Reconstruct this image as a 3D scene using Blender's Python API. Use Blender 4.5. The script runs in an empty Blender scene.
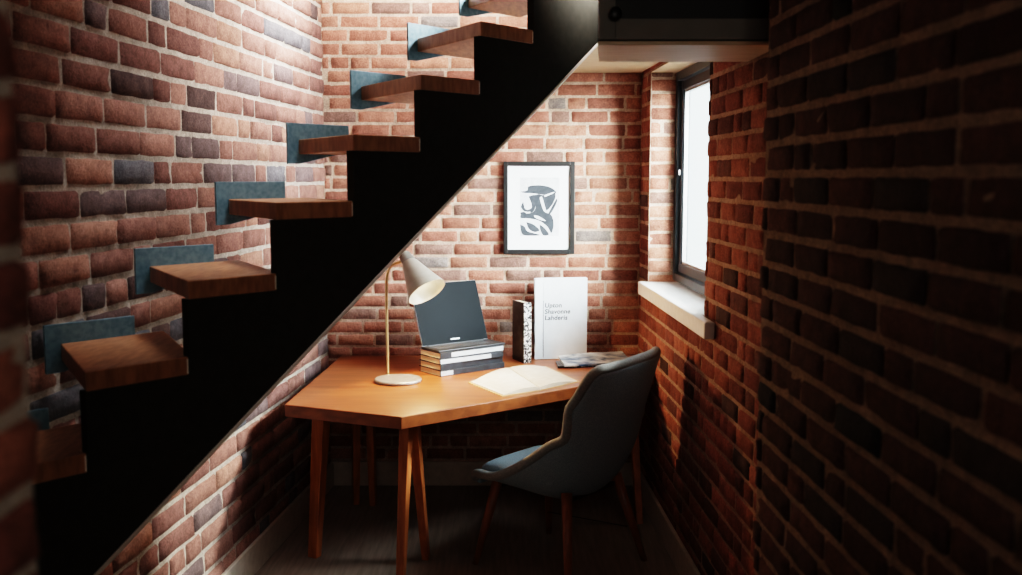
import bpy, bmesh, math, random
from mathutils import Vector, Matrix, noise as mnoise

random.seed(7)
scene = bpy.context.scene
COL = scene.collection
R = math.radians

# ------------------------------------------------------------------ survey of the room
F, TH, EYE = 1000.0, math.atan(109.5 / 1000.0), 1.83     # focal length in px, downward pitch, eye height

def ray(px, py):
    a = (px - 511) / F
    b = (287.5 - py) / F
    return Vector((a, math.cos(TH) + b * math.sin(TH), -math.sin(TH) + b * math.cos(TH)))

def at(px, py, Y=None, Z=None):
    r = ray(px, py)
    t = Y / r.y if Y is not None else (Z - EYE) / r.z
    return Vector((t * r.x, t * r.y, EYE + t * r.z))

def at_plane(px, py, p0, n):
    r = ray(px, py)
    o = Vector((0, 0, EYE))
    t = (Vector(p0) - o).dot(n) / r.dot(n)
    return o + r * t

YB = 5.84                       # back wall
XL, KL = -1.085, 0.097          # left wall: x = XL - KL*(YB-y)
XR, KR = 0.755, 0.040           # right wall: x = XR + KR*(YB-y)
def xl(y): return XL - KL * (YB - y)
def xr(y): return XR + KR * (YB - y)
HT = 3.6                        # height of the stairwell
DESK = 0.79

# ------------------------------------------------------------------ helpers
class MB:
    def __init__(self):
        self.v, self.f, self.c = [], [], []
    def add(self, vs, fs, col=None):
        b = len(self.v)
        self.v += [Vector(p) for p in vs]
        self.f += [tuple(i + b for i in f) for f in fs]
        if col is not None:
            self.c += [col] * len(vs) if not isinstance(col, list) else col
    def hexa(self, p):          # 8 points: bottom loop then top loop
        self.add(p, [(3, 2, 1, 0), (4, 5, 6, 7), (0, 1, 5, 4), (1, 2, 6, 5), (2, 3, 7, 6), (3, 0, 4, 7)])
    def box(self, c, s, rz=0.0, m=None):
        q = Matrix.Rotation(rz, 3, 'Z') if m is None else m
        h = [x / 2 for x in s]
        p = [Vector(c) + q @ Vector((a * h[0], b * h[1], d * h[2])) for d in (-1, 1) for a, b in ((-1, -1), (1, -1), (1, 1), (-1, 1))]
        self.hexa(p)
    def prism(self, poly, z0, z1):
        n = len(poly)
        vs = [(p[0], p[1], z0) for p in poly] + [(p[0], p[1], z1) for p in poly]
        fs = [tuple(range(n - 1, -1, -1)), tuple(range(n, 2 * n))]
        fs += [(i, (i + 1) % n, n + (i + 1) % n, n + i) for i in range(n)]
        self.add(vs, fs)
    def extrude(self, pts, d):  # 3D polygon pushed along d
        n = len(pts)
        d = Vector(d)
        vs = [Vector(p) for p in pts] + [Vector(p) + d for p in pts]
        fs = [tuple(range(n - 1, -1, -1)), tuple(range(n, 2 * n))]
        fs += [(i, (i + 1) % n, n + (i + 1) % n, n + i) for i in range(n)]
        self.add(vs, fs)
    def tube(self, path, rad, n=14, square=False):
        path = [Vector(p) for p in path]
        if not isinstance(rad, (list, tuple)): rad = [rad] * len(path)
        rings = []
        prev = None
        for i, p in enumerate(path):
            t = (path[min(i + 1, len(path) - 1)] - path[max(i - 1, 0)]).normalized()
            if prev is None:
                a = Vector((0, 0, 1)) if abs(t.z) < .9 else Vector((1, 0, 0))
                u = t.cross(a).normalized()
            else:
                u = (prev - t * prev.dot(t)).normalized()
            prev = u
            w = t.cross(u)
            rings.append([p + (u * math.cos(2 * math.pi * k / n) + w * math.sin(2 * math.pi * k / n)) * rad[i] for k in range(n)])
        vs = [q for r in rings for q in r]
        fs = []
        for i in range(len(path) - 1):
            for k in range(n):
                fs.append((i * n + k, i * n + (k + 1) % n, (i + 1) * n + (k + 1) % n, (i + 1) * n + k))
        fs.append(tuple(range(n - 1, -1, -1)))
        fs.append(tuple(range((len(path) - 1) * n, len(path) * n)))
        self.add(vs, fs)
    def lathe(self, prof, o, axis, n=40, cap=True):   # prof: (distance along axis, radius)
        axis = Vector(axis).normalized()
        a = Vector((0, 0, 1)) if abs(axis.z) < .9 else Vector((1, 0, 0))
        u = axis.cross(a).normalized(); w = axis.cross(u)
        vs = []
        for d, r in prof:
            vs += [Vector(o) + axis * d + (u * math.cos(2 * math.pi * k / n) + w * math.sin(2 * math.pi * k / n)) * r for k in range(n)]
        fs = []
        for i in range(len(prof) - 1):
            for k in range(n):
                fs.append((i * n + k, i * n + (k + 1) % n, (i + 1) * n + (k + 1) % n, (i + 1) * n + k))
        if cap:
            fs.append(tuple(range(n - 1, -1, -1)))
            fs.append(tuple(range((len(prof) - 1) * n, len(prof) * n)))
        self.add(vs, fs)
    def build(self, name, mat, parent=None, bevel=0, smooth=False, seg=2, fix=True):
        off = Vector((0, 0, 0))
        q = parent
        while q is not None:
            off += q.location; q = q.parent
        me = bpy.data.meshes.new(name)
        me.from_pydata([tuple(p - off) for p in self.v], [], self.f)
        me.update()
        if fix:
            bm = bmesh.new(); bm.from_mesh(me)
            bmesh.ops.recalc_face_normals(bm, faces=bm.faces)
            bm.to_mesh(me); bm.free()
        if self.c:
            ca = me.color_attributes.new('col', 'FLOAT_COLOR', 'POINT')
            flat = []
            for c in self.c: flat += [c[0], c[1], c[2], 1.0]
            ca.data.foreach_set('color', flat)
        me.materials.append(mat)
        if smooth:
            for p in me.polygons: p.use_smooth = True
        o = bpy.data.objects.new(name, me)
        COL.objects.link(o)
        if parent is not None: o.parent = parent
        if bevel:
            b = o.modifiers.new('bevel', 'BEVEL')
            b.width = bevel; b.segments = seg; b.limit_method = 'ANGLE'; b.angle_limit = R(35)
            b.harden_normals = False
        return o

def thing(name, label, cat, loc, group=None):
    o = bpy.data.objects.new(name, None)
    COL.objects.link(o)
    o.location = loc
    o.empty_display_size = .1
    return tag(o, label, cat, group)

def tag(o, label, cat, group=None):
    o['label'] = label; o['category'] = cat
    if group: o['group'] = group
    return o

def struct(o):
    o['kind'] = 'structure'
    return o

def lin(r, g, b):
    def f(c):
        c /= 255
        return c / 12.92 if c <= .04045 else ((c + .055) / 1.055) ** 2.4
    return (f(r), f(g), f(b))

# ------------------------------------------------------------------ materials
def base_mat(name, col, rough=.5, metal=0.0, spec=.5):
    m = bpy.data.materials.new(name); m.use_nodes = True
    p = m.node_tree.nodes['Principled BSDF']
    p.inputs['Base Color'].default_value = (*col, 1)
    p.inputs['Roughness'].default_value = rough
    p.inputs['Metallic'].default_value = metal
    p.inputs['Specular IOR Level'].default_value = spec
    return m, m.node_tree, p

def noisy(name, c1, c2, scale=20, rough=.5, metal=0.0, stretch=(1, 1, 1), bump=0.0, spec=.5, detail=6, lo=.35, hi=.65, rot=0.0, dist=.002, distort=0.0):
    m, t, p = base_mat(name, c1, rough, metal, spec)
    n = t.nodes; l = t.links
    tc = n.new('ShaderNodeTexCoord'); mp = n.new('ShaderNodeMapping')
    mp.inputs['Scale'].default_value = stretch
    mp.inputs['Rotation'].default_value = (0, 0, rot)
    nz = n.new('ShaderNodeTexNoise'); nz.inputs['Scale'].default_value = scale; nz.inputs['Detail'].default_value = detail
    nz.inputs['Distortion'].default_value = distort
    rp = n.new('ShaderNodeValToRGB')
    rp.color_ramp.elements[0].position = lo; rp.color_ramp.elements[0].color = (*c1, 1)
    rp.color_ramp.elements[1].position = hi; rp.color_ramp.elements[1].color = (*c2, 1)
    l.new(tc.outputs['Object'], mp.inputs['Vector']); l.new(mp.outputs['Vector'], nz.inputs['Vector'])
    l.new(nz.outputs['Fac'], rp.inputs['Fac']); l.new(rp.outputs['Color'], p.inputs['Base Color'])
    if bump:
        b = n.new('ShaderNodeBump'); b.inputs['Strength'].default_value = bump; b.inputs['Distance'].default_value = dist
        l.new(nz.outputs['Fac'], b.inputs['Height']); l.new(b.outputs['Normal'], p.inputs['Normal'])
    return m

def brick_material():
    m, t, p = base_mat('brickwork', (.3, .15, .1), .92, 0, .12)
    n = t.nodes; l = t.links
    at_ = n.new('ShaderNodeAttribute'); at_.attribute_name = 'col'
    tc = n.new('ShaderNodeTexCoord')
    def nz(s, d, r=.6):
        x = n.new('ShaderNodeTexNoise'); x.inputs['Scale'].default_value = s; x.inputs['Detail'].default_value = d; x.inputs['Roughness'].default_value = r
        l.new(tc.outputs['Object'], x.inputs['Vector']); return x
    big, fine = nz(22, 5), nz(120, 5, .75)
    def ramp(src, a, b, va, vb):
        r = n.new('ShaderNodeMapRange'); r.inputs['From Min'].default_value = a; r.inputs['From Max'].default_value = b
        r.inputs['To Min'].default_value = va; r.inputs['To Max'].default_value = vb
        l.new(src.outputs['Fac'], r.inputs['Value']); return r
    r1 = ramp(big, .3, .7, .72, 1.22); r2 = ramp(fine, .34, .66, .62, 1.26)
    mul = n.new('ShaderNodeMath'); mul.operation = 'MULTIPLY'
    l.new(r1.outputs['Result'], mul.inputs[0]); l.new(r2.outputs['Result'], mul.inputs[1])
    vm = n.new('ShaderNodeVectorMath'); vm.operation = 'SCALE'
    l.new(at_.outputs['Color'], vm.inputs[0]); l.new(mul.outputs['Value'], vm.inputs['Scale'])
    l.new(vm.outputs['Vector'], p.inputs['Base Color'])
    ad = n.new('ShaderNodeMath'); ad.operation = 'MULTIPLY_ADD'; ad.inputs[1].default_value = .45
    l.new(fine.outputs['Fac'], ad.inputs[0]); l.new(big.outputs['Fac'], ad.inputs[2])
    b = n.new('ShaderNodeBump'); b.inputs['Strength'].default_value = .8; b.inputs['Distance'].default_value = .011
    l.new(ad.outputs['Value'], b.inputs['Height']); l.new(b.outputs['Normal'], p.inputs['Normal'])
    return m

M = {}
M['brick'] = brick_material()
M['tread'] = noisy('oak_tread', lin(150, 102, 72), lin(184, 132, 96), 14, .42, stretch=(5, 1, 1), rot=R(-31), bump=.1)
M['desk'] = noisy('desk_wood', lin(118, 64, 36), lin(150, 86, 48), 5, .36, stretch=(.6, 4.5, 4), rot=R(20), bump=.06, distort=.6)
M['leg'] = noisy('leg_wood', lin(150, 84, 44), lin(178, 108, 60), 8, .42, stretch=(6, 6, .7), bump=.05)
M['chairleg'] = noisy('walnut_leg', lin(122, 68, 42), lin(148, 88, 56), 10, .4, stretch=(6, 6, .7))
M['black'] = noisy('black_steel', lin(50, 48, 43), lin(55, 53, 47), 30, .8, spec=.08)
M['plate'] = noisy('blue_grey_steel', lin(98, 130, 144), lin(122, 154, 166), 60, .5, metal=.15, bump=.15, dist=.001)
M['trim'] = noisy('pale_edge', lin(236, 226, 212), lin(244, 236, 224), 40, .5)
M['white'] = noisy('white_paint', lin(226, 224, 220), lin(236, 234, 230), 25, .5, bump=.03)
M['skirting'] = noisy('skirting_paint', lin(176, 164, 150), lin(190, 178, 164), 25, .5)
M['soffit'] = noisy('pale_timber', lin(206, 178, 142), lin(220, 196, 164), 6, .55, stretch=(1, 7, 1), bump=.04)
M['floor'] = noisy('floor_boards', lin(120, 108, 98), lin(144, 130, 118), 5, .5, stretch=(9, .7, 1), bump=.08)
M['plaster'] = noisy('plaster', lin(112, 102, 94), lin(124, 114, 106), 6, .8, bump=.05)
M['cab'] = noisy('cabinet_paint', lin(128, 123, 114), lin(134, 129, 120), 14, .55, spec=.3)
M['cabdark'] = noisy('cabinet_panel', lin(44, 42, 39), lin(48, 46, 43), 14, .5, spec=.3)
M['fabric'] = noisy('blue_grey_felt', lin(120, 138, 148), lin(148, 166, 176), 260, .92, bump=.35, spec=.15, dist=.0015, detail=3)
M['piping'] = noisy('piping', lin(120, 124, 124), lin(140, 142, 140), 120, .8)
M['lampgrey'] = noisy('lamp_enamel', lin(132, 128, 118), lin(140, 136, 126), 30, .42)
M['lampbase'] = noisy('lamp_satin', lin(158, 156, 150), lin(168, 166, 160), 40, .36, metal=.55)
M['lampcap'] = noisy('lamp_cap', lin(112, 110, 104), lin(122, 120, 114), 40, .4, metal=.3)
M['brass'] = noisy('brass', lin(196, 170, 124), lin(206, 180, 134), 40, .32, metal=.8)
M['paper'] = noisy('paper', lin(192, 182, 164), lin(204, 195, 178), 30, .85)
M['pages'] = noisy('page_block', lin(206, 186, 158), lin(232, 218, 196), 12, .85, stretch=(1, 1, 60))
M['bookwhite'] = noisy('white_cover', lin(196, 203, 207), lin(204, 210, 214), 20, .5)
M['navy'] = noisy('navy_cover', lin(15, 18, 23), lin(34, 40, 48), 22, .6, bump=.05, detail=9)
M['blackbook'] = noisy('black_cover', lin(24, 24, 26), lin(58, 58, 60), 26, .42, bump=.1, detail=9, lo=.45, hi=.72)
M['marble'] = noisy('ink_marbled', lin(14, 16, 19), lin(120, 126, 130), 34, .42, stretch=(1, 2.6, 1), detail=8, lo=.5, hi=.66, distort=1.2)
M['speckle'] = noisy('speckled_spine', lin(30, 30, 32), lin(214, 212, 206), 75, .5, detail=4, lo=.46, hi=.54)
M['label'] = noisy('worn_white_label', lin(196, 204, 208), lin(150, 160, 168), 18, .5, stretch=(1, 1, 3), detail=8, lo=.45, hi=.75)
M['ink'] = base_mat('ink', lin(22, 25, 28), .7)[0]
M['darkink'] = noisy('print_ink', lin(44, 50, 56), lin(58, 64, 70), 40, .8)
M['frame'] = noisy('frame_black', lin(20, 19, 18), lin(26, 25, 24), 40, .4)
M['mat'] = noisy('mount_board', lin(222, 228, 230), lin(226, 232, 234), 50, .9)
M['print'] = noisy('print_paper', lin(184, 189, 192), lin(204, 208, 210), 50, .9)
M['laptop'] = noisy('laptop_shell', lin(30, 32, 35), lin(34, 36, 39), 60, .42)
M['silver'] = noisy('silver_edge', lin(170, 172, 172), lin(184, 186, 186), 60, .35, metal=.5)
M['screen'] = noisy('screen_off', lin(9, 13, 15), lin(13, 18, 21), 5, .45, spec=.04)
M['key'] = base_mat('key_caps', lin(58, 62, 66), .6)[0]
M['winframe'] = noisy('window_black', lin(38, 44, 50), lin(44, 50, 56), 40, .35, spec=.5)
M['photo'] = noisy('magazine_print', lin(40, 74, 104), lin(204, 208, 208), 9, .3, stretch=(1, 2.2, 1), detail=7, lo=.36, hi=.62, distort=.8)
M['tan'] = noisy('tan_cover', lin(184, 140, 96), lin(200, 156, 110), 30, .6)

def glass():
    m = bpy.data.materials.new('window_glass'); m.use_nodes = True
    t = m.node_tree; t.nodes.clear()
    o = t.nodes.new('ShaderNodeOutputMaterial'); mx = t.nodes.new('ShaderNodeMixShader')
    tr = t.nodes.new('ShaderNodeBsdfTransparent'); tr.inputs['Color'].default_value = (.93, .97, .98, 1)
    gl = t.nodes.new('ShaderNodeBsdfGlossy'); gl.inputs['Roughness'].default_value = .02
    mx.inputs['Fac'].default_value = .08
    t.links.new(tr.outputs[0], mx.inputs[1]); t.links.new(gl.outputs[0], mx.inputs[2]); t.links.new(mx.outputs[0], o.inputs[0])
    return m
M['glass'] = glass()

# ------------------------------------------------------------------ brickwork (every brick is raised geometry)
PAL_L = [(lin(138, 90, 76), 4), (lin(150, 100, 84), 4), (lin(122, 78, 68), 3), (lin(108, 86, 84), 2.4), (lin(96, 92, 96), 1.4), (lin(160, 108, 86), 1.6), (lin(88, 66, 62), 1.2)]
PAL_B = [(lin(158, 92, 68), 4), (lin(168, 104, 78), 4), (lin(144, 82, 62), 3), (lin(130, 92, 78), 1.2), (lin(126, 112, 104), .7), (lin(178, 112, 82), 2)]
PAL_R = [(lin(140, 74, 52), 4), (lin(152, 84, 58), 3), (lin(122, 62, 46), 3), (lin(104, 60, 48), 1.2), (lin(78, 54, 48), .3)]
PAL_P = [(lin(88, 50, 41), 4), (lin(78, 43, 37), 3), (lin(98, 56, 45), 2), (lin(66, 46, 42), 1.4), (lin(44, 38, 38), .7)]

def pick(pal, rnd):
    t = rnd.random() * sum(w for _, w in pal)
    for c, w in pal:
        t -= w
        if t <= 0: break
    k = rnd.uniform(.84, 1.14)
    g = (c[0] + c[1] + c[2]) / 3
    return tuple((x * .74 + g * .26) * k * 1.06 for x in c)

def rect_minus(r, h):
    u0, u1, v0, v1 = r; a0, a1, b0, b1 = h
    if u1 <= a0 or u0 >= a1 or v1 <= b0 or v0 >= b1: return [r]
    out = []
    if u0 < a0: out.append((u0, a0 - .004, v0, v1))
    if u1 > a1: out.append((a1 + .004, u1, v0, v1))
    m0, m1 = max(u0, a0), min(u1, a1)
    if v0 < b0: out.append((m0, m1, v0, b0 - .004))
    if v1 > b1: out.append((m0, m1, b1 + .004, v1))
    return out

def brick_panel(mb, O, U, N, L, H, pal, mortar, holes=(), v0=0.0, course=.0765, joint=.0135, header=.25, seed=1, proud=.008, rough=1.0, phase=0.0, unit=.2275):
    rnd = random.Random(seed)
    O, U, N = Vector(O), Vector(U).normalized(), Vector(N).normalized()
    V = Vector((0, 0, 1))
    P = lambda u, v, d: O + U * u + V * v + N * d
    us = sorted({0, L, *[x for h in holes for x in h[:2] if 0 < x < L]})
    vs = sorted({v0, H, *[x for h in holes for x in h[2:] if v0 < x < H]})
    for i in range(len(us) - 1):
        for j in range(len(vs) - 1):
            cu, cv = (us[i] + us[i + 1]) / 2, (vs[j] + vs[j + 1]) / 2
            if any(h[0] < cu < h[1] and h[2] < cv < h[3] for h in holes): continue
            mb.add([P(us[i], vs[j], 0), P(us[i + 1], vs[j], 0), P(us[i + 1], vs[j + 1], 0), P(us[i], vs[j + 1], 0)], [(0, 1, 2, 3)], mortar)
    row = int(v0 / course)
    while row * course < H - .02:
        b0 = max(row * course + joint / 2, v0); b1 = min((row + 1) * course - joint / 2, H)
        u = -rnd.uniform(0, .1) - (unit / 2 if row % 2 else 0) - phase
        while u < L:
            ln = (unit if rnd.random() > header else unit / 2) * rnd.uniform(.96, 1.04)
            r = (max(u + joint / 2, 0.002), min(u + ln - joint / 2, L - .002), b0, b1)
            u += ln
            if r[1] - r[0] < .025 or b1 - b0 < .02: continue
            rs = [r]
            for h in holes: rs = [q for x in rs for q in rect_minus(x, h)]
            c = pick(pal, rnd)
            for q in rs:
                if q[1] - q[0] < .012 or q[3] - q[2] < .012: continue
                w, hh = q[1] - q[0], q[3] - q[2]
                nu = 5 if w > .15 else 3
                ue = [0, .007] + [.007 + (w - .014) * k / (nu - 1) for k in range(1, nu - 1)] + [w - .007, w]
                ve = [0, .007, hh / 2, hh - .007, hh]
                tilt = rnd.uniform(-.0025, .0025) * rough; tv = rnd.uniform(-.0015, .0015) * rough
                dd = proud + rnd.uniform(-.002, .003) * rough
                vs_, n1 = [], len(ue)
                for j, ev in enumerate(ve):
                    for i, eu in enumerate(ue):
                        ju, jv = rnd.uniform(-.0022, .0022) * rough, rnd.uniform(-.0018, .0018) * rough
                        if i in (0, n1 - 1) or j in (0, 4): d = -.002
                        else:
                            d = dd + tilt * (eu / w * 2 - 1) + tv * (ev / hh * 2 - 1) + rnd.uniform(-.0015, .0013) * rough
                            if rnd.random() < .06: d -= .004 * rough
                        vs_.append(P(q[0] + eu + ju, q[2] + ev + jv, d))
                fs = [(j * n1 + i, j * n1 + i + 1, (j + 1) * n1 + i + 1, (j + 1) * n1 + i) for j in range(4) for i in range(n1 - 1)]
                mb.add(vs_, fs, c)
        row += 1

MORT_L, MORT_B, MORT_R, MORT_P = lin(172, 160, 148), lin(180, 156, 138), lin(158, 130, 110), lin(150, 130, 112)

# window opening in the right wall
def wall_y(px):                  # y where the sight line through px meets the right wall
    k = (px - 511) / F
    y = 4.0
    for _ in range(30):
        y = xr(y) / (k * (math.cos(TH) + .0)) if k else y
    return y
WY1, WY0, WZ0, WZ1 = 5.56, 4.19, 1.235, 2.405
# left wall
mb = MB()
ul = Vector((KL, 1, 0)).normalized()
LL = (YB + 1.2) * math.sqrt(1 + KL * KL)
brick_panel(mb, (xl(-1.2), -1.2, 0), ul, (ul.y, -ul.x, 0), LL, HT, PAL_L, MORT_L, header=.3, seed=11, proud=.0085, rough=1.4, course=.100, joint=.0165, unit=.30)
struct(mb.build('wall_left', M['brick'], smooth=True, fix=False))
# back wall
mb = MB()
brick_panel(mb, (xl(YB), YB, 0), (1, 0, 0), (0, -1, 0), XR - XL, HT, PAL_B, MORT_B, header=.14, seed=23, proud=.006, joint=.012, rough=.9)
struct(mb.build('wall_back', M['brick'], smooth=True, fix=False))
# right wall (far part with the window, its reveals, then the thicker near part)
PY = 2.74; PX = .692
mb = MB()
ur = Vector((KR, -1, 0)).normalized(); nr = Vector((-1, -KR, 0)).normalized()
s_ = math.sqrt(1 + KR * KR)
brick_panel(mb, (xr(YB), YB, 0), ur, nr, (YB - PY) * s_, HT, PAL_R, MORT_R, holes=[((YB - WY1) * s_, (YB - WY0) * s_, WZ0, WZ1)], header=.3, seed=31, proud=.0055, rough=.9, course=.083, unit=.235)
RV = .205                         # depth of the reveal
brick_panel(mb, (xr(WY1), WY1, 0), (1, 0, 0), (0, -1, 0), RV, WZ1, PAL_B, MORT_B, v0=WZ0, header=.0, seed=5, proud=.006, unit=.30, joint=.012)
brick_panel(mb, (xr(WY0) + RV, WY0, 0), (-1, 0, 0), (0, 1, 0), RV, WZ1, PAL_R, MORT_R, v0=WZ0, header=.0, seed=6, proud=.006, unit=.30)
struct(mb.build('wall_right', M['brick'], smooth=True, fix=False))
mb = MB()
pd = Vector((.024, -1, 0)).normalized()
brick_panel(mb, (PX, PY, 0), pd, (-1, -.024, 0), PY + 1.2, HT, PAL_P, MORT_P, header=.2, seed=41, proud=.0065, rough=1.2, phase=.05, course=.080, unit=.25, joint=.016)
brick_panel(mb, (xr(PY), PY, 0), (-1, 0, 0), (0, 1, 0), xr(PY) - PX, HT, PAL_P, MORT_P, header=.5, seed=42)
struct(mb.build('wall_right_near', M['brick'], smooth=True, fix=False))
# near brick pier at the left edge of the picture
mb = MB()
NX, NY = -.467, .95
brick_panel(mb, (xl(NY) + .02, NY - .22, 0), (1, 0, 0), (0, -1, 0), NX - xl(NY) - .02, HT, PAL_R, MORT_R, seed=51, header=.3, rough=1.5)
brick_panel(mb, (NX, NY - .22, 0), (0, 1, 0), (1, 0, 0), .22, HT, PAL_R, MORT_L, seed=55, header=.5, rough=1.5)
brick_panel(mb, (NX, NY, 0), (-1, 0, 0), (0, 1, 0), NX - xl(NY) - .02, HT, PAL_R, MORT_R, seed=53, header=.3, rough=1.5)
struct(mb.build('wall_left_near', M['brick'], smooth=True, fix=False))
# the rest of the shell, behind the viewpoint and above the stairs
mb = MB(); mb.box((-.3, -1.25, HT / 2), (3.4, .1, HT)); struct(mb.build('wall_front', M['plaster']))
mb = MB(); mb.box((-.3, 2.4, -.05), (3.8, 7.4, .1)); struct(mb.build('floor', M['floor']))
mb = MB(); mb.box((-.3, 2.4, HT + .05), (3.8, 7.4, .1)); struct(mb.build('ceiling', M['plaster']))
CZ = 2.43
mb = MB(); mb.prism([(.42, 3.62), (xr(3.62), 3.62), (xr(YB), YB), (.29, YB), (.42, 4.29)], CZ, CZ + .2)
struct(mb.build('ceiling_nook', M['soffit']))
# skirting boards
def skirt(name, p, q, n, h=.145, t=.02):
    mb = MB(); p, q, n = Vector(p), Vector(q), Vector(n).normalized() * t
    mb.hexa([p, q, q + n, p + n] + [x + Vector((0, 0, h)) for x in (p, q, q + n, p + n)])
    struct(mb.build(name, M['skirting'], bevel=.004))
skirt('baseboard_back', (xl(YB), YB - .003, 0), (xr(YB), YB - .003, 0), (0, -1, 0))
skirt('baseboard_left', (xl(1.2) + .01, 1.2, 0), (xl(YB - .02) + .01, YB - .02, 0), (1, -KL, 0))
skirt('baseboard_right', (xr(PY + .01) - .01, PY + .01, 0), (xr(YB - .02) - .01, YB - .02, 0), (-1, 0, 0))

# ------------------------------------------------------------------ window
def wx(y, d): return xr(y) + d
FD = .135                        # frame plane behind the wall face
mb = MB()
def frame_bar(mb, y0, y1, z0, z1, d0, d1):
    mb.hexa([(wx(y0, d0), y0, z0), (wx(y0, d1), y0, z0), (wx(y1, d1), y1, z0), (wx(y1, d0), y1, z0),
             (wx(y0, d0), y0, z1), (wx(y0, d1), y0, z1), (wx(y1, d1), y1, z1), (wx(y1, d0), y1, z1)])
g = .004
frame_bar(mb, WY1 - .05, WY1 - g, WZ0 + .03, WZ1 - g, FD, FD + .07)
frame_bar(mb, WY0 + g, WY0 + .05, WZ0 + .03, WZ1 - g, FD, FD + .07)
frame_bar(mb, WY0 + .05, WY1 - .05, WZ1 - .05, WZ1 - g, FD, FD + .07)
frame_bar(mb, WY0 + .05, WY1 - .05, WZ0 + .03, WZ0 + .075, FD, FD + .07)
win = struct(mb.build('window_1', M['winframe'], bevel=.004))
mb = MB()
a0, a1, b0, b1 = WY0 + .055, WY1 - .055, WZ0 + .08, WZ1 - .055
frame_bar(mb, a1 - .05, a1, b0, b1, FD + .02, FD + .06); frame_bar(mb, a0, a0 + .05, b0, b1, FD + .02, FD + .06)
frame_bar(mb, a0 + .05, a1 - .05, b1 - .05, b1, FD + .02, FD + .06); frame_bar(mb, a0 + .05, a1 - .05, b0, b0 + .05, FD + .02, FD + .06)
mb.build('casement', M['winframe'], win, bevel=.004)
mb = MB(); frame_bar(mb, a1 - .062, a1 - .05, b0 + .05, b1 - .05, FD + .03, FD + .05); frame_bar(mb, a0 + .05, a1 - .062, b0 + .05, b0 + .062, FD + .03, FD + .05)
frame_bar(mb, a0 + .05, a1 - .062, b1 - .062, b1 - .05, FD + .03, FD + .05)
mb.build('glazing_bead', M['silver'], win)
mb = MB(); frame_bar(mb, a0 + .05, a1 - .05, b0 + .05, b1 - .05, FD + .038, FD + .042); mb.build('pane', M['glass'], win)
mb = MB(); mb.box((wx(a1 - .03, FD + .012), a1 - .03, 1.86), (.012, .014, .03)); mb.build('window_catch', M['silver'], win, bevel=.002)
# soffit of the window and its sill
mb = MB(); frame_bar(mb, WY0 + .002, WY1 - .002, WZ1 - .002, WZ1 + .02, .0, RV)
struct(mb.build('trim_1', M['soffit']))
mb = MB()
sy0 = 3.97
mb.prism([(wx(sy0, -.055), sy0), (wx(sy0, .0) - .012, sy0), (wx(WY0, 0) - .012, WY0 + .006), (wx(WY0, RV), WY0 + .006), (wx(WY1, RV), WY1 - .006), (wx(WY1, -.012), WY1 - .006), (wx(5.57, -.012), 5.57), (wx(5.57, -.055), 5.57)], WZ0 - .05, WZ0 + .02)
struct(mb.build('trim_2', M['white'], bevel=.006))
# daylight outside: garden wall of light comes from the sky (world), see below

# ------------------------------------------------------------------ staircase
SC = .845
RUN = Vector((.227, .265, 0)) * SC
NOS = Vector((-.31, .53, 0)) * SC
RISE = .2435 * SC
P1 = Vector((-.128 * SC, 4.24 * SC, 0))
Z1 = EYE + (2.477 - EYE) * SC
def FL(k): return P1 - RUN * (k - 1) + Vector((0, 0, Z1 - RISE * (k - 1)))
TT = .060 * SC                   # tread thickness
SN = Vector((RUN.y, -RUN.x, 0)).normalized()     # outward normal of the stringer (towards the room)
stair = thing('staircase', 'open wooden staircase with black sawtooth steel stringer climbing beside the brick wall', 'staircase', (FL(8).x, FL(8).y, 0))
# stringer
top = []
KTOP, KBOT = -1, 7
for k in range(KBOT, KTOP - 1, -1):
    a = FL(k); b = FL(k) + RUN
    z = a.z - TT
    if k == KTOP: b = FL(k) + RUN * .70
    top += [(a.x, a.y, z), (b.x, b.y, z)]
q0 = FL(1)
lo1 = at_plane(596, 46, q0, SN); lo0 = at_plane(100, 571, q0, SN)
d_ = (lo1 - lo0); slope = d_.z / math.hypot(d_.x, d_.y)
rd = RUN.normalized()
def low(p):                      # lower edge of the stringer at plan position p
    t = (Vector((p[0], p[1], 0)) - Vector((lo0.x, lo0.y, 0))).dot(rd)
    return lo0.z + slope * t
def floor_pt():
    t = -lo0.z / slope
    return (lo0.x + rd.x * t, lo0.y + rd.y * t, 0.0)
e1 = top[-1]; e0 = top[0]
fp = floor_pt()
bot = [(e1[0], e1[1], low(e1))]
if (Vector(fp) - Vector(e0)).dot(RUN) > 0:
    bot += [fp, (e0[0], e0[1], 0.0)]
else:
    bot += [(e0[0], e0[1], max(0, low(e0)))]
mb = MB(); mb.extrude([Vector(p) for p in top] + [Vector(p) for p in bot], -SN * .03)
st = mb.build('stringer', M['black'], stair)
mb = MB()
w0 = Vector(bot[1] if len(bot) > 2 else bot[1]); w1 = Vector(bot[0])
mb.tube([w0 - SN * .004, w1 - SN * .004], .0075, 16)
mb.build('lit_edge_strip', M['trim'], st, smooth=True)  # pale rod added to draw the light along the stringer's lower edge
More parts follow.
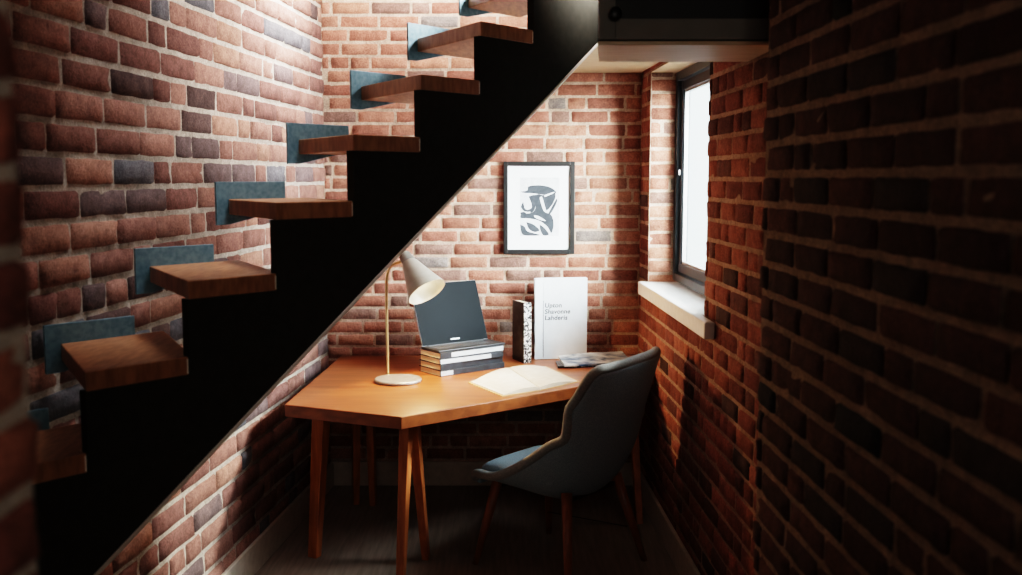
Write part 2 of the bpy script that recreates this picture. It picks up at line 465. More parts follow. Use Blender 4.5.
# treads, each with a steel upstand plate at its wall end
for k in range(-1, 8):
    a = FL(k)
    b = a + RUN
    N_ = NOS
    for _ in range(30):
        if (a + N_).x < xl((a + N_).y) + .052: N_ = N_ * .985
    tip = a + N_
    back = tip + RUN * 1.12
    br = b + N_ * .06 + RUN * .1
    outw = SN * .004
    mb = MB()
    poly = [a + outw, b + outw - rd * .006, b - rd * .006 - SN * .034, br - SN * .04, back, tip]
    mb.prism([(p.x, p.y) for p in poly], a.z - TT, a.z)
    tr = mb.build('tread', M['tread'], stair, bevel=.003)
    mb = MB()
    e = b + outw * 1.2 - rd * .012
    mb.hexa([Vector((p.x, p.y, z)) for z in (a.z - TT + .004, a.z - .006) for p in (e, e + rd * .005, e + rd * .005 - SN * .02, e - SN * .02)])
    mb.build('end_strip', M['trim'], tr)
    if k < 8:
        pn = (-SN) * .008
        ps = tip - RUN.normalized() * .045 + (-SN) * .004
        pe = tip + RUN * (.80 if k > 1 else .7) + (-SN) * .004
        z0, z1 = a.z - TT - .035, a.z + .058
        mb = MB()
        zr = a.z - TT + .012
        mb.extrude([Vector((ps.x, ps.y, z0)), Vector(((ps + rd * .05).x, (ps + rd * .05).y, z0)), Vector((pe.x, pe.y, zr)), Vector((pe.x, pe.y, z1)), Vector((ps.x, ps.y, z1))], pn)
        mb.build('upstand_plate', M['plate'], tr, bevel=.0015)

# ------------------------------------------------------------------ overhead cabinet
CF = 3.14                         # front plane
cl = at(598, 45, Y=CF); cz = cl.z
cr = xr(CF + .45) - .01
cab = thing('overhead_cabinet', 'dark grey wall cabinet fixed above the desk nook at the top of the stairs', 'cabinet', ((cl.x + cr) / 2, CF + .2, cz))
bx = at(599, 45, Y=CF + .43).x      # its left side is scribed to the slant of the stair
cpoly = lambda e: [(cl.x + .001, CF + .02), (cr, CF + .02), (cr, CF + .43 + e), (bx + e * .1, CF + .43 + e)]
mb = MB(); mb.prism(cpoly(0), cz + .012, cz + .83); mb.build('cabinet_body', M['cabdark'], cab)
mb = MB(); mb.prism([(cl.x, CF), (cr, CF), (cr, CF + .45), (bx + .002, CF + .45)], cz, cz + .012); mb.build('bottom_board', M['soffit'], cab, bevel=.002)
door = None
mb = MB()
dx0, dx1, dz0, dz1 = cl.x + .003, cr - .003, cz + .016, cz + .8
sw, rw = .05, .064
for (xa, xb, za, zb) in ((dx0, dx0 + sw, dz0, dz1), (dx1 - .012, dx1, dz0, dz1), (dx0 + sw, dx1 - .012, dz0, dz0 + rw), (dx0 + sw, dx1 - .012, dz1 - rw, dz1)):
    mb.box(((xa + xb) / 2, CF + .009, (za + zb) / 2), (xb - xa, .02, zb - za))
door = mb.build('cabinet_door', M['cab'], cab, bevel=.002)
mb = MB(); mb.box(((dx0 + sw + dx1) / 2 - .006, CF + .016, (dz0 + dz1) / 2), (dx1 - dx0 - sw - .012, .006, dz1 - dz0 - 2 * rw)); mb.build('door_panel', M['cabdark'], door)
kp = at(615, 14, Y=CF - .02)
mb = MB(); mb.lathe([(0, .012), (.012, .01), (.018, .019), (.028, .021), (.034, .014)], (kp.x, CF + .0, kp.z), (0, -1, 0), 24)
mb.build('knob', M['frame'], door, smooth=True)

# ------------------------------------------------------------------ desk
def od(px, py, z=None): return at(px, py, Z=DESK if z is None else z)
dt, df = od(284.5, 404.5), od(401, 417)
dr = Vector((xr(5.26) - .012, 5.26, DESK))
poly = [dt, df, dr, Vector((xr(YB) - .02, YB - .022, DESK)), Vector((xl(YB) + .085, YB - .022, DESK))]
desk = thing('corner_desk', 'warm orange-brown wooden corner desk with angled front and tapered splayed legs', 'desk', (-.2, 5.2, 0))
mb = MB(); mb.prism([(p.x, p.y) for p in poly], DESK - .058, DESK)
mb.build('desktop', M['desk'], desk, bevel=.004)
def dleg(t, f, w0=.03, w1=.02):
    mb = MB(); t, f = Vector(t), Vector(f)
    d = Vector((f.x - t.x, f.y - t.y, 0))
    d = d.normalized() if d.length > .01 else Vector((1, 0, 0))
    s = Vector((-d.y, d.x, 0))
    ring = lambda p, w: [p + d * a * w + s * b * w * .8 for a, b in ((-1, -1), (1, -1), (1, 1), (-1, 1))]
    mb.hexa(ring(f, w1) + ring(t, w0))
    mb.build('leg', M['leg'], desk, bevel=.004)
zt = DESK - .06
dleg((-.90, 4.66, zt), (-.955, 4.69, 0), .036, .026)
dleg((-.475, 4.45, zt), (-.500, 4.36, 0), .031, .021)
dleg((-.445, 4.47, zt), (-.41, 4.66, 0), .03, .021)
dleg((-.85, 5.40, zt), (-.875, 5.48, 0), .03, .022)
dleg((-.78, 5.42, zt), (-.775, 5.46, 0), .03, .022)
dleg((.66, 5.42, zt), (.685, 5.17, 0), .03, .022)
mb = MB()                        # rails under the top
def rail(p, q):
    p, q = Vector(p), Vector(q); d = (q - p).normalized(); s = Vector((-d.y, d.x, 0)) * .012
    mb.hexa([Vector((v.x, v.y, z)) for z in (DESK - .10, DESK - .058) for v in (p - s, q - s, q + s, p + s)])
rail((-.80, 4.74, 0), (-.52, 4.62, 0)); rail((-.38, 4.66, 0), (.6, 5.45, 0)); rail((-.8, 5.5, 0), (.6, 5.6, 0))
mb.build('apron_rail', M['leg'], desk)

# ------------------------------------------------------------------ chair
fa = Vector((-.75, .66, 0)).normalized(); sa = Vector((fa.y, -fa.x, 0))
cc = Vector((.232, 4.62, 0))
CS = 1.15
chair = thing('desk_chair', 'blue-grey upholstered tub chair with dark tapered wooden legs pulled up to the desk', 'chair', cc)
def cw(a, s, z): return cc + fa * a * CS + sa * s * CS + Vector((0, 0, z * (1.0 + (CS - 1) * min(1, max(0, (z - .4) / .3)) * .42)))
# profile of the bucket: (forward, height, half width, side lift)
PROF = [(.275, .372, .205, .00), (.287, .400, .215, .005), (.258, .418, .228, .015), (.16, .392, .243, .05), (.05, .368, .255, .125), (-.06, .358, .262, .205),
        (-.15, .378, .264, .25), (-.228, .470, .26, .195), (-.268, .59, .258, .135), (-.30, .70, .254, .108), (-.326, .80, .25, .07), (-.348, .885, .242, .056), (-.360, .935, .226, .045), (-.364, .962, .20, .03)]
def bucket(off=0.0):
    vs, nT = [], 15
    for i, (a, z, w, l) in enumerate(PROF):
        a0, z0 = PROF[max(i - 1, 0)][:2]; a1, z1 = PROF[min(i + 1, len(PROF) - 1)][:2]
        t = Vector((a1 - a0, z1 - z0)).normalized()
        nrm = Vector((t.y, -t.x))               # towards the sitter
        wt = min(1, max(0, (i - 6) / 6)); wt = wt * wt * (3 - 2 * wt)
        nrm = Vector((nrm.x * wt, nrm.y * wt + (1 - wt))).normalized()
        for j in range(nT):
            s = (j / (nT - 1)) * 2 - 1
            li = l * abs(s) ** 2.6
            up = 0.0
            if i >= len(PROF) - 3: up = .010 * (1 - s * s) + .012 * s
            vs.append((s * w * (1 - .05 * abs(s) ** 3), a + nrm.x * (li + off), z + nrm.y * (li + off) + up))
    fs = [(i * nT + j, i * nT + j + 1, (i + 1) * nT + j + 1, (i + 1) * nT + j) for i in range(len(PROF) - 1) for j in range(nT - 1)]
    return vs, fs, nT
vs, fs, nT = bucket()
mb = MB(); mb.add([cw(a, s, z) for s, a, z in vs], fs)
sh = mb.build('shell', M['fabric'], chair, smooth=True)
so = sh.modifiers.new('solid', 'SOLIDIFY'); so.thickness = .042; so.offset = 0
sb = sh.modifiers.new('sub', 'SUBSURF'); sb.levels = 2; sb.render_levels = 2
# piping along the rim
edge = [vs[i * nT] for i in range(1, len(PROF))] + [vs[(len(PROF) - 1) * nT + j] for j in range(1, nT - 1)] + [vs[i * nT + nT - 1] for i in range(len(PROF) - 1, 0, -1)]
mb = MB()
path = [cw(a, s * 1.0, z) for s, a, z in edge]
def catmull(p, n=4):
    o = []
    for i in range(len(p) - 1):
        p0, p1, p2, p3 = p[max(i - 1, 0)], p[i], p[i + 1], p[min(i + 2, len(p) - 1)]
        for k in range(n):
            t = k / n
            o.append(.5 * ((2 * p1) + (p2 - p0) * t + (2 * p0 - 5 * p1 + 4 * p2 - p3) * t * t + (3 * p1 - p0 - 3 * p2 + p3) * t ** 3))
    return o + [p[-1]]
mb = MB()
cpath = catmull(path, 4)
mb.tube([p + Vector((0, 0, .004)) for p in cpath], .0075, 8)
# seat pad
mb2 = MB()
pv, n2, m2 = [], 13, 11
for j in range(m2):
    for i in range(n2):
        u = i / (n2 - 1) * 2 - 1; v = j / (m2 - 1)
        a = .272 - v * .41
        w = .205 + .02 * math.sin(math.pi * v)
        k = (1 - abs(u) ** 6) * (1 - abs(v * 2 - 1) ** 8)
        pv.append(cw(a, u * w, .462 + .034 * k + .035 * abs(u) ** 3 * v))
mb2.add(pv, [(j * n2 + i, j * n2 + i + 1, (j + 1) * n2 + i + 1, (j + 1) * n2 + i) for j in range(m2 - 1) for i in range(n2 - 1)])
pad = mb2.build('seat_pad', M['fabric'], chair, smooth=True)
s2 = pad.modifiers.new('solid', 'SOLIDIFY'); s2.thickness = .055; s2.offset = -1
s3 = pad.modifiers.new('sub', 'SUBSURF'); s3.levels = 1; s3.render_levels = 2
mb = MB(); mb.tube([p for p in catmull([cw(a, s, z) for s, a, z in edge], 4)], .0222, 10); mb.build('rim_piping', M['piping'], chair, smooth=True)
# under frame and legs
mb = MB()
mb.tube([cw(.17, -.16, .385), cw(.17, .16, .385)], .012); mb.tube([cw(-.16, -.16, .385), cw(-.16, .16, .385)], .012)
mb.tube([cw(.18, -.15, .388), cw(-.17, .15, .388)], .011); mb.tube([cw(.18, .15, .388), cw(-.17, -.15, .388)], .011)
mb.build('under_frame', M['frame'], chair)
for (a, s, a2, s2_) in ((.19, -.165, .25, -.245), (.19, .165, .25, .235), (-.165, -.165, -.235, -.24), (-.165, .165, -.255, .25)):
    mb = MB(); t, f = cw(a, s, .425), cw(a2, s2_, 0.0)
    mb.tube([t + (f - t) * x for x in (0, .5, 1)], [.026, .0215, .0145], 16)
    mb.build('leg', M['chairleg'], chair, smooth=True)
mb = MB(); mb.tube([cw(.235, .2, .13), cw(-.2, .2, .17)], .003, 8); mb.build('stretcher', M['frame'], chair)

# ------------------------------------------------------------------ desk lamp
lb = od(398, 381.5) + Vector((0, 0, .001))
lamp = thing('desk_lamp', 'grey desk lamp with conical shade on a thin brass stem and round base', 'lamp', lb)
mb = MB(); mb.lathe([(0, .118), (.004, .122), (.012, .122), (.017, .116), (.019, .02)], lb, (0, 0, 1), 48); mb.build('base', M['lampbase'], lamp, smooth=False, bevel=.002)
LY = lb.y - .0
s0 = od(388, 377.5); LYs = s0.y
pts = [at(388, 378, Y=LYs), at(387, 330, Y=LYs), at(386.5, 290, Y=LYs), at(387, 277, Y=LYs), at(389.5, 268, Y=LYs), at(394, 264, Y=LYs), at(403, 261, Y=LYs)]
mb = MB(); mb.tube(catmull(pts, 4), .0075, 12); mb.build('stem', M['brass'], lamp, smooth=True)
h0 = at(405.5, 256.5, Y=LYs)
ho = at(427, 292, Y=LYs - .10)
ax = (ho - h0).normalized(); ln = (ho - h0).length
shade_o = [(.03, .028), (.036, .036), (.055, .044), (ln * .5, .064), (ln * .75, .084), (ln, .106)]
shade_i = [(ln, .102), (ln * .55, .066), (.08, .043), (.06, .002)]
mb = MB(); mb.lathe(shade_o + shade_i, h0, ax, 48, cap=True); mb.build('lamp_shade', M['lampgrey'], lamp, smooth=False, bevel=0)
mb = MB(); mb.lathe([(-.024, .010), (-.022, .022), (-.012, .030), (.034, .0375), (.038, .03)], h0, ax, 40); mb.build('shade_cap', M['lampcap'], lamp, smooth=False)
bm_, bt, bp = base_mat('warm_bulb', (1, .85, .6), .5)
bp.inputs['Emission Color'].default_value = (1, .84, .6, 1); bp.inputs['Emission Strength'].default_value = 45
mb = MB(); mb.lathe([(.08, .012), (.10, .02), (.125, .03), (.15, .03), (.168, .02), (.174, .004)], h0, ax, 24); mb.build('bulb', bm_, lamp, smooth=True)
bulb_pos = h0 + ax * (ln - .012)
lamp_axis = ax

# ------------------------------------------------------------------ books under the laptop
YAW = R(38)
d1 = Vector((math.cos(YAW), math.sin(YAW), 0)); d2 = Vector((-math.sin(YAW), math.cos(YAW), 0))
A0 = od(440.5, 377)
def book_flat(name, label, o, w, d, z0, th, cover, spine, group, jig=0.0, labels=()):
    """lying book; spine faces the room, page block shows at the left end"""
    a = d1 * math.cos(jig) + d2 * math.sin(jig); b = d2 * math.cos(jig) - d1 * math.sin(jig)
    b_ = thing(name, label, 'book', (o.x, o.y, z0), group)
    def slab(x0, x1, y0, y1, za, zb):
        m = MB(); m.hexa([Vector(((o + a * x + b * y).x, (o + a * x + b * y).y, z)) for z in (za, zb) for x, y in ((x0, y0), (x1, y0), (x1, y1), (x0, y1))]); return m
    c = .0025
    m = slab(0, w, 0.004, d, z0, z0 + c); t = slab(0, w, 0.004, d, z0 + th - c, z0 + th)
    m.add(t.v, t.f); m.build('cover', cover, b_)
    slab(0, w, 0, .004, z0, z0 + th).build('spine', spine, b_, bevel=.0015)
    for la, lb_ in labels:
        slab(w * la, w * lb_, -.0008, .0, z0 + .004, z0 + th - .004).build('spine_label', M['label'], b_)
    slab(.006, w - .006, .0045, d - .006, z0 + c + .0003, z0 + th - c - .0003).build('page_block', M['pages'], b_)
    return b_
M['spineD'] = noisy('lettered_white_spine', lin(206, 208, 206), lin(40, 44, 48), 30, .5, stretch=(1, 1, 2), detail=6, lo=.52, hi=.60)
bh = [.031, .032, .030, .032]
zs = DESK
specs = [('navy book with a short white spine label, bottom of the stack under the laptop', M['navy'], M['navy'], .0, [(.01, .19)]),
         ('plain navy book second from the bottom of the stack under the laptop', M['navy'], M['navy'], R(1.5), []),
         ('book with a long white spine label, second from top of the stack under the laptop', M['navy'], M['navy'], R(-1.2), [(.01, .80)]),
         ('dark marbled book with a pale spine on top of the stack directly beneath the laptop', M['marble'], M['navy'], R(.5), [(.17, .985)])]
for i, (lab, cv, spn, jg, lbs) in enumerate(specs):
    book_flat('stacked_book', lab, A0 + d1 * (.004 * (i % 2)) + d2 * .002 * i, .425 - .006 * (i % 3), .205 - .004 * (i % 2), zs, bh[i], cv, spn, 'books stacked under the laptop', jg, lbs)
    zs += bh[i]
# laptop
lp0 = A0 + d1 * .0 + d2 * .012
lap = thing('laptop', 'open black laptop with blank dark screen standing on a stack of books', 'laptop', (lp0.x, lp0.y, zs))
LW, LD = .44, .172
def lpt(x, y, z): return lp0 + d1 * x + d2 * y + Vector((0, 0, z - lp0.z))
def lbox(mb, x0, x1, y0, y1, z0, z1): mb.hexa([lpt(x, y, z) for z in (z0, z1) for x, y in ((x0, y0), (x1, y0), (x1, y1), (x0, y1))])
mb = MB(); lbox(mb, 0, LW, 0, LD, zs, zs + .012); mb.build('keyboard_base', M['laptop'], lap, bevel=.003)
mb = MB()
for r in range(5):
    for c in range(13):
        lbox(mb, .03 + c * .027, .03 + c * .027 + .023, .045 + r * .022, .045 + r * .022 + .018, zs + .012, zs + .0135)
mb.build('keys', M['key'], lap)
lean = R(20)
def spt(x, h, t): # point on the lid: x along width, h up the lid, t thickness to the back
    q = d2 * (math.sin(lean) * h + math.cos(lean) * t) + Vector((0, 0, math.cos(lean) * h - math.sin(lean) * t))
    return lpt(x, LD - .012, zs + .014) + q
def sbox(mb, x0, x1, h0, h1, t0, t1): mb.hexa([spt(x, h0, t) for x, t in ((x0, t0), (x1, t0), (x1, t1), (x0, t1))] + [spt(x, h1, t) for x, t in ((x0, t0), (x1, t0), (x1, t1), (x0, t1))])
SH = .345
mb = MB(); sbox(mb, 0, LW, 0, SH, 0, .008); lid = mb.build('lid', M['silver'], lap, bevel=.002)
mb = MB(); sbox(mb, .002, LW - .002, .002, SH - .002, -.0012, 0); mb.build('screen', M['screen'], lid)
mb = MB()
for i in range(7): sbox(mb, LW / 2 - .03 + i * .0085, LW / 2 - .03 + i * .0085 + .006, .018, .0245, -.002, -.0012)
mb.build('maker_mark', M['silver'], lid)
mb = MB(); mb.tube([spt(.03, -.002, .004), spt(LW - .03, -.002, .004)], .006, 10); mb.build('hinge', M['laptop'], lap)

# ------------------------------------------------------------------ upright books
def upright(name, label, o, yaw, tw, dp, h, cover, spine, lean=0.0):
    """o = front left bottom corner; tw = width of spine along its face; dp = depth of the covers going back"""
    a = Vector((math.cos(yaw), math.sin(yaw), 0)); b = Vector((-math.sin(yaw), math.cos(yaw), 0))
    b_ = thing(name, label, 'book', o)
    def slab(x0, x1, y0, y1, z0, z1):
        m = MB(); m.hexa([o + a * x + b * y + Vector((0, 0, z)) for z in (z0, z1) for x, y in ((x0, y0), (x1, y0), (x1, y1), (x0, y1))]); return m
    m = slab(0, .003, .003, dp, 0, h); t = slab(tw - .003, tw, .003, dp, 0, h); m.add(t.v, t.f); cv = m.build('cover', cover, b_)
    slab(0, tw, 0, .003, 0, h).build('spine', spine, b_, bevel=.001)
    slab(.0035, tw - .0035, .0035, dp - .005, .004, h - .004).build('page_block', M['pages'], b_)
    return b_, a, b, cv
ob = od(524, 363.5)
M['spk'] = M['speckle']
upright('upright_book', 'black hardback with a speckled black and white spine standing beside the tall white book', Vector((ob.x, ob.y, DESK)), R(24), .046, .16, .345, M['blackbook'], M['speckle'])
# tall white book: the cover faces the room, its spine is on the left
wo = od(534, 364.5); wo.z = DESK
wb, wa, wbk, wcv = None, None, None, None
yw = R(7)
wa = Vector((math.cos(yw), math.sin(yw), 0)); wbk = Vector((-math.sin(yw), math.cos(yw), 0))
wo = od(543, 359.5); wo.z = DESK
ln_w = .256
wb = thing('tall_white_book', 'tall white book with handwritten lettering on its cover standing against the back wall', 'book', wo)
TL_ = R(0.0)
def wpt(x, t, h): return wo + wa * x + wbk * (t * math.cos(TL_) + h * math.sin(TL_)) + Vector((0, 0, h * math.cos(TL_) - t * math.sin(TL_) + .002))
def wslab(mb, x0, x1, t0, t1, h0, h1): mb.hexa([wpt(x, t, h0) for x, t in ((x0, t0), (x1, t0), (x1, t1), (x0, t1))] + [wpt(x, t, h1) for x, t in ((x0, t0), (x1, t0), (x1, t1), (x0, t1))])
WH = .468
mb = MB(); wslab(mb, 0, ln_w, 0, .003, 0, WH); wslab(mb, 0, ln_w, .034, .037, 0, WH); wcv = mb.build('cover', M['bookwhite'], wb, bevel=.001)
mb = MB()
sp = [wpt(0, 0, 0), wpt(0, .037, 0), wpt(-.05, .03, 0), wpt(-.05, -.005, 0)]
mb.hexa(sp + [p + (wpt(0, 0, WH) - wpt(0, 0, 0)) for p in sp]); mb.build('spine', M['bookwhite'], wb, bevel=.004)
mb = MB(); wslab(mb, .002, ln_w - .005, .0035, .0335, .004, WH - .005); mb.build('page_block', M['paper'], wb)
def text_mesh(name, body, size, place, mat, parent, shear=0.0):
    cu = bpy.data.curves.new(name, 'FONT'); cu.body = body; cu.size = size; cu.shear = shear; cu.space_character = 1.05; cu.offset = .0007
    tmp = bpy.data.objects.new(name + '_tmp', cu); COL.objects.link(tmp)
    bpy.context.view_layer.update()
    dg = bpy.context.evaluated_depsgraph_get()
    me = bpy.data.meshes.new_from_object(tmp.evaluated_get(dg))
    bpy.data.objects.remove(tmp)
    off = Vector((0, 0, 0)); q = parent
    while q is not None: off += q.location; q = q.parent
    for v in me.vertices:
        p = place(v.co.x, v.co.y); v.co = p - off
    me.materials.clear(); me.materials.append(mat)
    o = bpy.data.objects.new(name, me); COL.objects.link(o); o.parent = parent
    return o
for i, s in enumerate(('Upton', 'Shavonne', 'Lahderis')):
    text_mesh('cover_lettering', s, .037, lambda x, y, i=i: wpt(.008 + x, -.0012, .300 - i * .036 + y), M['ink'], wcv, shear=.12)
mb = MB(); wslab(mb, -.0005, .0022, -.001, 0, .01, .34); mb.build('cover_rule', M['ink'], wcv)

# ------------------------------------------------------------------ magazine
mc = od(592, 364.5)
mag = thing('magazine', 'glossy magazine with a blue, grey and white cover lying by the tall white book', 'magazine', (mc.x, mc.y, DESK))
my = R(8)
ma = Vector((math.cos(my), math.sin(my), 0)); mbk = Vector((-math.sin(my), math.cos(my), 0))
def sheet(mb, w, d, z0, z1, rot, curl, dx=0, dy=0, n=12, back=0.0):
    a = ma * math.cos(rot) + mbk * math.sin(rot); b = mbk * math.cos(rot) - ma * math.sin(rot)
    vs = []
    for zz in (z0, z1):
        for j in (0, 1):
            for i in range(n + 1):
                u = i / n * 2 - 1
                p = mc + a * (u * w / 2 + dx) + b * ((j - .5) * d + dy + u * .03)
                vs.append(Vector((p.x, p.y, zz + back * j * (1 - .35 * u * u) + curl * (max(0, u) ** 3 + .5 * max(0, -u) ** 3) * (1 if zz == z1 else .75))))
    m = n + 1
    fs = []
    for i in range(n):
        fs += [(i, m + i, m + i + 1, i + 1), (2 * m + i, 2 * m + i + 1, 3 * m + i + 1, 3 * m + i), (i, i + 1, 2 * m + i + 1, 2 * m + i), (m + i, 3 * m + i, 3 * m + i + 1, m + i + 1)]
    fs += [(0, 2 * m, 3 * m, m), (n, m + n, 3 * m + n, 2 * m + n)]
    mb.add(vs, fs)
mb = MB(); sheet(mb, .40, .165, DESK, DESK + .010, R(-6), .004); mb.build('page_block', M['marble'], mag)
mb = MB(); sheet(mb, .39, .165, DESK + .011, DESK + .019, R(2), .010, .012, .003, back=.034); mb.build('cover', M['photo'], mag)

# ------------------------------------------------------------------ open notebook
nl, nbm, nsb, nr_, ntr, ntm = od(471, 383), od(503, 396), od(539.5, 390.5), od(577, 382), od(545, 367.5), od(509, 370.5)
note = thing('open_notebook', 'open notebook with blank cream pages lying near the front of the desk', 'notebook', (nsb.x, nsb.y, DESK))
ntl = nl + (ntm - nsb) * .0
def page_half(o0, o1, q0, q1, crown, z, n=10):   # o0->o1 spine bottom to spine top; q0->q1 outer edge
    m = MB(); vs = []
    for zz in (0, 1):
        for j in (0, 1):
            for i in range(n + 1):
                u = i / n
                p = (o0.lerp(q0, u) if j == 0 else o1.lerp(q1, u))
                h = .006 + crown * (math.sin(math.pi * min(1, u * 1.25 + .02)) ** .8 if u < .8 else 0) * (1 - .4 * u)
                h = .007 + crown * (1 - (2 * u - .7) ** 2 if u > .0 else .3) * .6
                vs.append(Vector((p.x, p.y, DESK + z + (max(.003, h) if zz else 0))))
    k = n + 1; fs = []
    for i in range(n):
        fs += [(i, k + i, k + i + 1, i + 1), (2 * k + i, 2 * k + i + 1, 3 * k + i + 1, 3 * k + i), (i, i + 1, 2 * k + i + 1, 2 * k + i), (k + i, 3 * k + i, 3 * k + i + 1, k + i + 1)]
    fs += [(0, 2 * k, 3 * k, k), (n, k + n, 3 * k + n, 2 * k + n)]
    m.add(vs, fs); return m
ntl = nl; ncov = .0035
spv = ntm - nsb
left0, left1 = nbm, nl                             # outer edge of the left page: bottom, top
page_half(nsb, ntm, left0, left1 + Vector((0, 0, 0)), .022, ncov).build('pages', M['paper'], note)
page_half(nsb, ntm, nr_, ntr, .020, ncov).build('pages', M['paper'], note)
mb = MB(); cen = (nl + nbm + nr_ + ntr) / 4
mb.prism([((p - cen) * 1.055 + cen)[:2] for p in (nbm, nsb, nr_, ntr, ntm, nl)], DESK, DESK + ncov)
mb.build('cover', M['tan'], note)
mb = MB(); rb = nsb + (nsb - ntm).normalized() * .012
mb.tube([Vector((ntm.x, ntm.y, DESK + .016)), Vector((nsb.x, nsb.y, DESK + .016)), Vector((rb.x, rb.y, DESK + .004))], .002, 8); mb.build('ribbon_marker', M['paper'], note)

# ------------------------------------------------------------------ framed print
fy = YB - .016
f0, f1 = at(503.5, 254, Y=fy - .02), at(575, 161.5, Y=fy - .02)
fx0, fx1, fz0, fz1 = f0.x, f1.x, f0.z, f1.z
pic = thing('framed_print', 'black framed abstract ink print with white mount hanging on the back brick wall', 'picture', ((fx0 + fx1) / 2, fy, fz0))
bw = .026
mb = MB()
for a, b, c, d in ((fx0, fx0 + bw, fz0, fz1), (fx1 - bw, fx1, fz0, fz1), (fx0 + bw, fx1 - bw, fz0, fz0 + bw), (fx0 + bw, fx1 - bw, fz1 - bw, fz1)):
    mb.box(((a + b) / 2, fy - .012, (c + d) / 2), (b - a, .024, d - c))
mb.build('frame', M['frame'], pic, bevel=.002)
mb = MB(); mb.box(((fx0 + fx1) / 2, fy - .006, (fz0 + fz1) / 2), (fx1 - fx0 - 2 * bw, .006, fz1 - fz0 - 2 * bw)); mb.build('mount', M['mat'], pic)
# print area: crop coordinates 0..1 (x right, y down) of the sheet
px0, px1 = fx0 + (fx1 - fx0) * .232, fx0 + (fx1 - fx0) * .785
pz1, pz0 = fz1 - (fz1 - fz0) * .172, fz1 - (fz1 - fz0) * .805
mb = MB(); mb.box(((px0 + px1) / 2, fy - .0095, (pz0 + pz1) / 2), (px1 - px0, .001, pz1 - pz0)); sheet_o = mb.build('print_sheet', M['print'], pic)
def blob(mb, pts, d=.0003):
    pts = [Vector((px0 + (px1 - px0) * x, fy - .0102 - d, pz1 - (pz1 - pz0) * y)) for x, y in pts]
    sm = catmull(pts + [pts[0]], 5)[:-1]
    mb.add(sm, [tuple(range(len(sm)))])
mb = MB()
blob(mb, [(.0, .24), (.18, .22), (.22, .15), (.5, .13), (.78, .17), (.92, .26), (.72, .30), (.55, .29), (.35, .27), (.1, .26)])
blob(mb, [(.45, .28), (.6, .30), (.78, .28), (.88, .24), (.9, .34), (.8, .48), (.66, .56), (.56, .44)], .0005)
blob(mb, [(.38, .30), (.47, .30), (.54, .45), (.62, .58), (.8, .64), (.86, .8), (.8, .95), (.7, .84), (.5, .74), (.25, .70), (.02, .69), (.05, .62), (.3, .6), (.4, .5)], .0004)
blob(mb, [(.0, .80), (.12, .84), (.2, .92), (.5, .98), (.3, .995), (.06, .97)], .0004)
blob(mb, [(.16, .76), (.34, .80), (.5, .9), (.36, .93), (.22, .87)], .0005)
blob(mb, [(.02, .5), (.08, .42), (.12, .52), (.2, .55), (.32, .5), (.36, .42), (.38, .5), (.26, .58), (.1, .57)], .0003)
blob(mb, [(.22, .32), (.4, .30), (.42, .42), (.36, .56), (.26, .60), (.30, .48)], .0002)
blob(mb, [(.5, .80), (.62, .86), (.74, .97), (.6, .99), (.52, .9)], .0002)
blob(mb, [(.0, .60), (.1, .585), (.16, .62), (.06, .66)], .0002)
blob(mb, [(.84, .46), (.93, .36), (.94, .42), (.8, .6), (.72, .62)], .0002)
mb.build('ink_shapes', M['darkink'], sheet_o, fix=False)
mb = MB()
blob(mb, [(.5, .34), (.56, .33), (.62, .46), (.66, .56), (.58, .5)], .0009)
blob(mb, [(.62, .30), (.86, .245), (.84, .27), (.64, .325)], .0009)
blob(mb, [(.36, .645), (.48, .66), (.66, .74), (.5, .72), (.38, .68)], .0009)
mb.build('ink_gaps', M['print'], sheet_o, fix=False)

# ------------------------------------------------------------------ light
def light(name, kind, loc, energy, color=(1, 1, 1), **kw):
    l = bpy.data.lights.new(name, kind); l.energy = energy; l.color = color
    for k, v in kw.items():
        if k != 'target': setattr(l, k, v)
    o = bpy.data.objects.new(name, l); COL.objects.link(o); o.location = loc
    if 'target' in kw:
        o.rotation_euler = (Vector(kw['target']) - Vector(loc)).to_track_quat('-Z', 'Y').to_euler()
    return o
# sky light in the window opening
wyc, wzc = (WY0 + WY1) / 2, (WZ0 + WZ1) / 2
light('window_skylight', 'AREA', (wx(wyc, RV + .12), wyc, wzc), 60, (.92, .97, 1.0), shape='RECTANGLE', size=1.3, size_y=1.05, spread=R(82), target=(wx(wyc, RV + .12) - 1, wyc + .42, wzc - .40))
light('jamb_fill', 'AREA', (1.75, 4.2, 2.1), 26, (1, .97, .93), shape='RECTANGLE', size=.5, size_y=.9, spread=R(50), target=(.87, 5.55, 1.85))  # added lamp outside the window, brightens the far jamb
# low soft sun through the window
sd = Vector((-.72, -.22, -.50)).normalized()
sun = light('sun', 'SUN', (3, 6, 4), 8.0, (1, .94, .86), angle=R(5))
sun.rotation_euler = sd.to_track_quat('-Z', 'Y').to_euler()
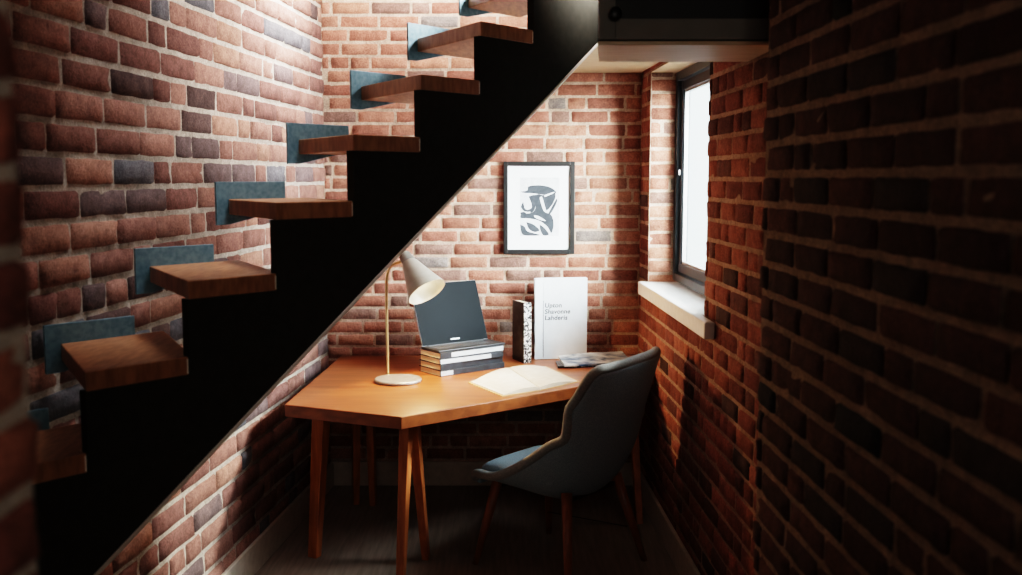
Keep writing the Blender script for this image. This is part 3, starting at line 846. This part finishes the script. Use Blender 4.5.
# daylight from the floor above: a roof light over the corner and a high window on the right, past the edge of the floor slab
light('roof_light', 'AREA', (-.45, 5.2, 3.45), 24, (1, .97, .94), shape='RECTANGLE', size=.4, size_y=.4, spread=R(68), target=(-1.1, 5.15, 2.88))
light('roof_light_back', 'AREA', (-.3, 5.25, 3.45), 4, (1, .97, .94), shape='RECTANGLE', size=.4, size_y=.4, spread=R(66), target=(-.55, 5.84, 2.85))
light('upper_window', 'AREA', (.5, 3.95, 2.95), 84, (1, .98, .96), shape='RECTANGLE', size=.35, size_y=.3, spread=R(128), target=(-1.0, 5.7, 2.6))
light('tread_fill', 'AREA', (-.55, 3.3, 3.45), 2.8, (.97, .98, 1), shape='RECTANGLE', size=.3, size_y=.6, spread=R(46), target=(-1.05, 3.35, 1.5))  # added fill lamp overhead, brightens the treads and plates
# added fill lamps behind the viewpoint, for the left pier and the chair
light('pier_fill', 'AREA', (.5, -.35, 1.9), 4.5, (1, .90, .78), shape='RECTANGLE', size=.4, size_y=.8, target=(-.9, .75, 1.7))
light('rear_fill', 'AREA', (.1, -1.0, 2.5), 7.5, (1, .93, .85), shape='RECTANGLE', size=.8, size_y=.6, target=(.1, 4, 1.0))
# bulb of the desk lamp
light('lamp_bulb', 'SPOT', bulb_pos, 36, (1, .60, .28), spot_size=R(158), spot_blend=.3, shadow_soft_size=.03, target=bulb_pos + lamp_axis)

w = bpy.data.worlds.new('World'); scene.world = w; w.use_nodes = True
bg = w.node_tree.nodes['Background']
nt = w.node_tree
tc = nt.nodes.new('ShaderNodeTexCoord'); sp_ = nt.nodes.new('ShaderNodeSeparateXYZ'); rp = nt.nodes.new('ShaderNodeValToRGB')
rp.color_ramp.elements[0].position = .35; rp.color_ramp.elements[0].color = (.62, .70, .70, 1)
rp.color_ramp.elements[1].position = .62; rp.color_ramp.elements[1].color = (.86, .94, .95, 1)
mr = nt.nodes.new('ShaderNodeMapRange'); mr.inputs['From Min'].default_value = -1; mr.inputs['From Max'].default_value = 1
nt.links.new(tc.outputs['Generated'], sp_.inputs[0]); nt.links.new(sp_.outputs['Z'], mr.inputs['Value']); nt.links.new(mr.outputs['Result'], rp.inputs['Fac'])
nt.links.new(rp.outputs['Color'], bg.inputs['Color'])
bg.inputs['Strength'].default_value = 4.2

# ------------------------------------------------------------------ camera
cam = bpy.data.cameras.new('Camera'); co = bpy.data.objects.new('Camera', cam); COL.objects.link(co)
cam.sensor_width = 36; cam.lens = 36 * F / 1022
co.location = (0, 0, EYE); co.rotation_euler = (R(90) - TH, 0, 0)
cam.clip_start = .05
cam.dof.use_dof = True; cam.dof.focus_distance = 4.9; cam.dof.aperture_fstop = 3.0
scene.camera = co
scene.view_settings.view_transform = 'Filmic'
scene.view_settings.look = 'High Contrast'
scene.view_settings.exposure = 0.0
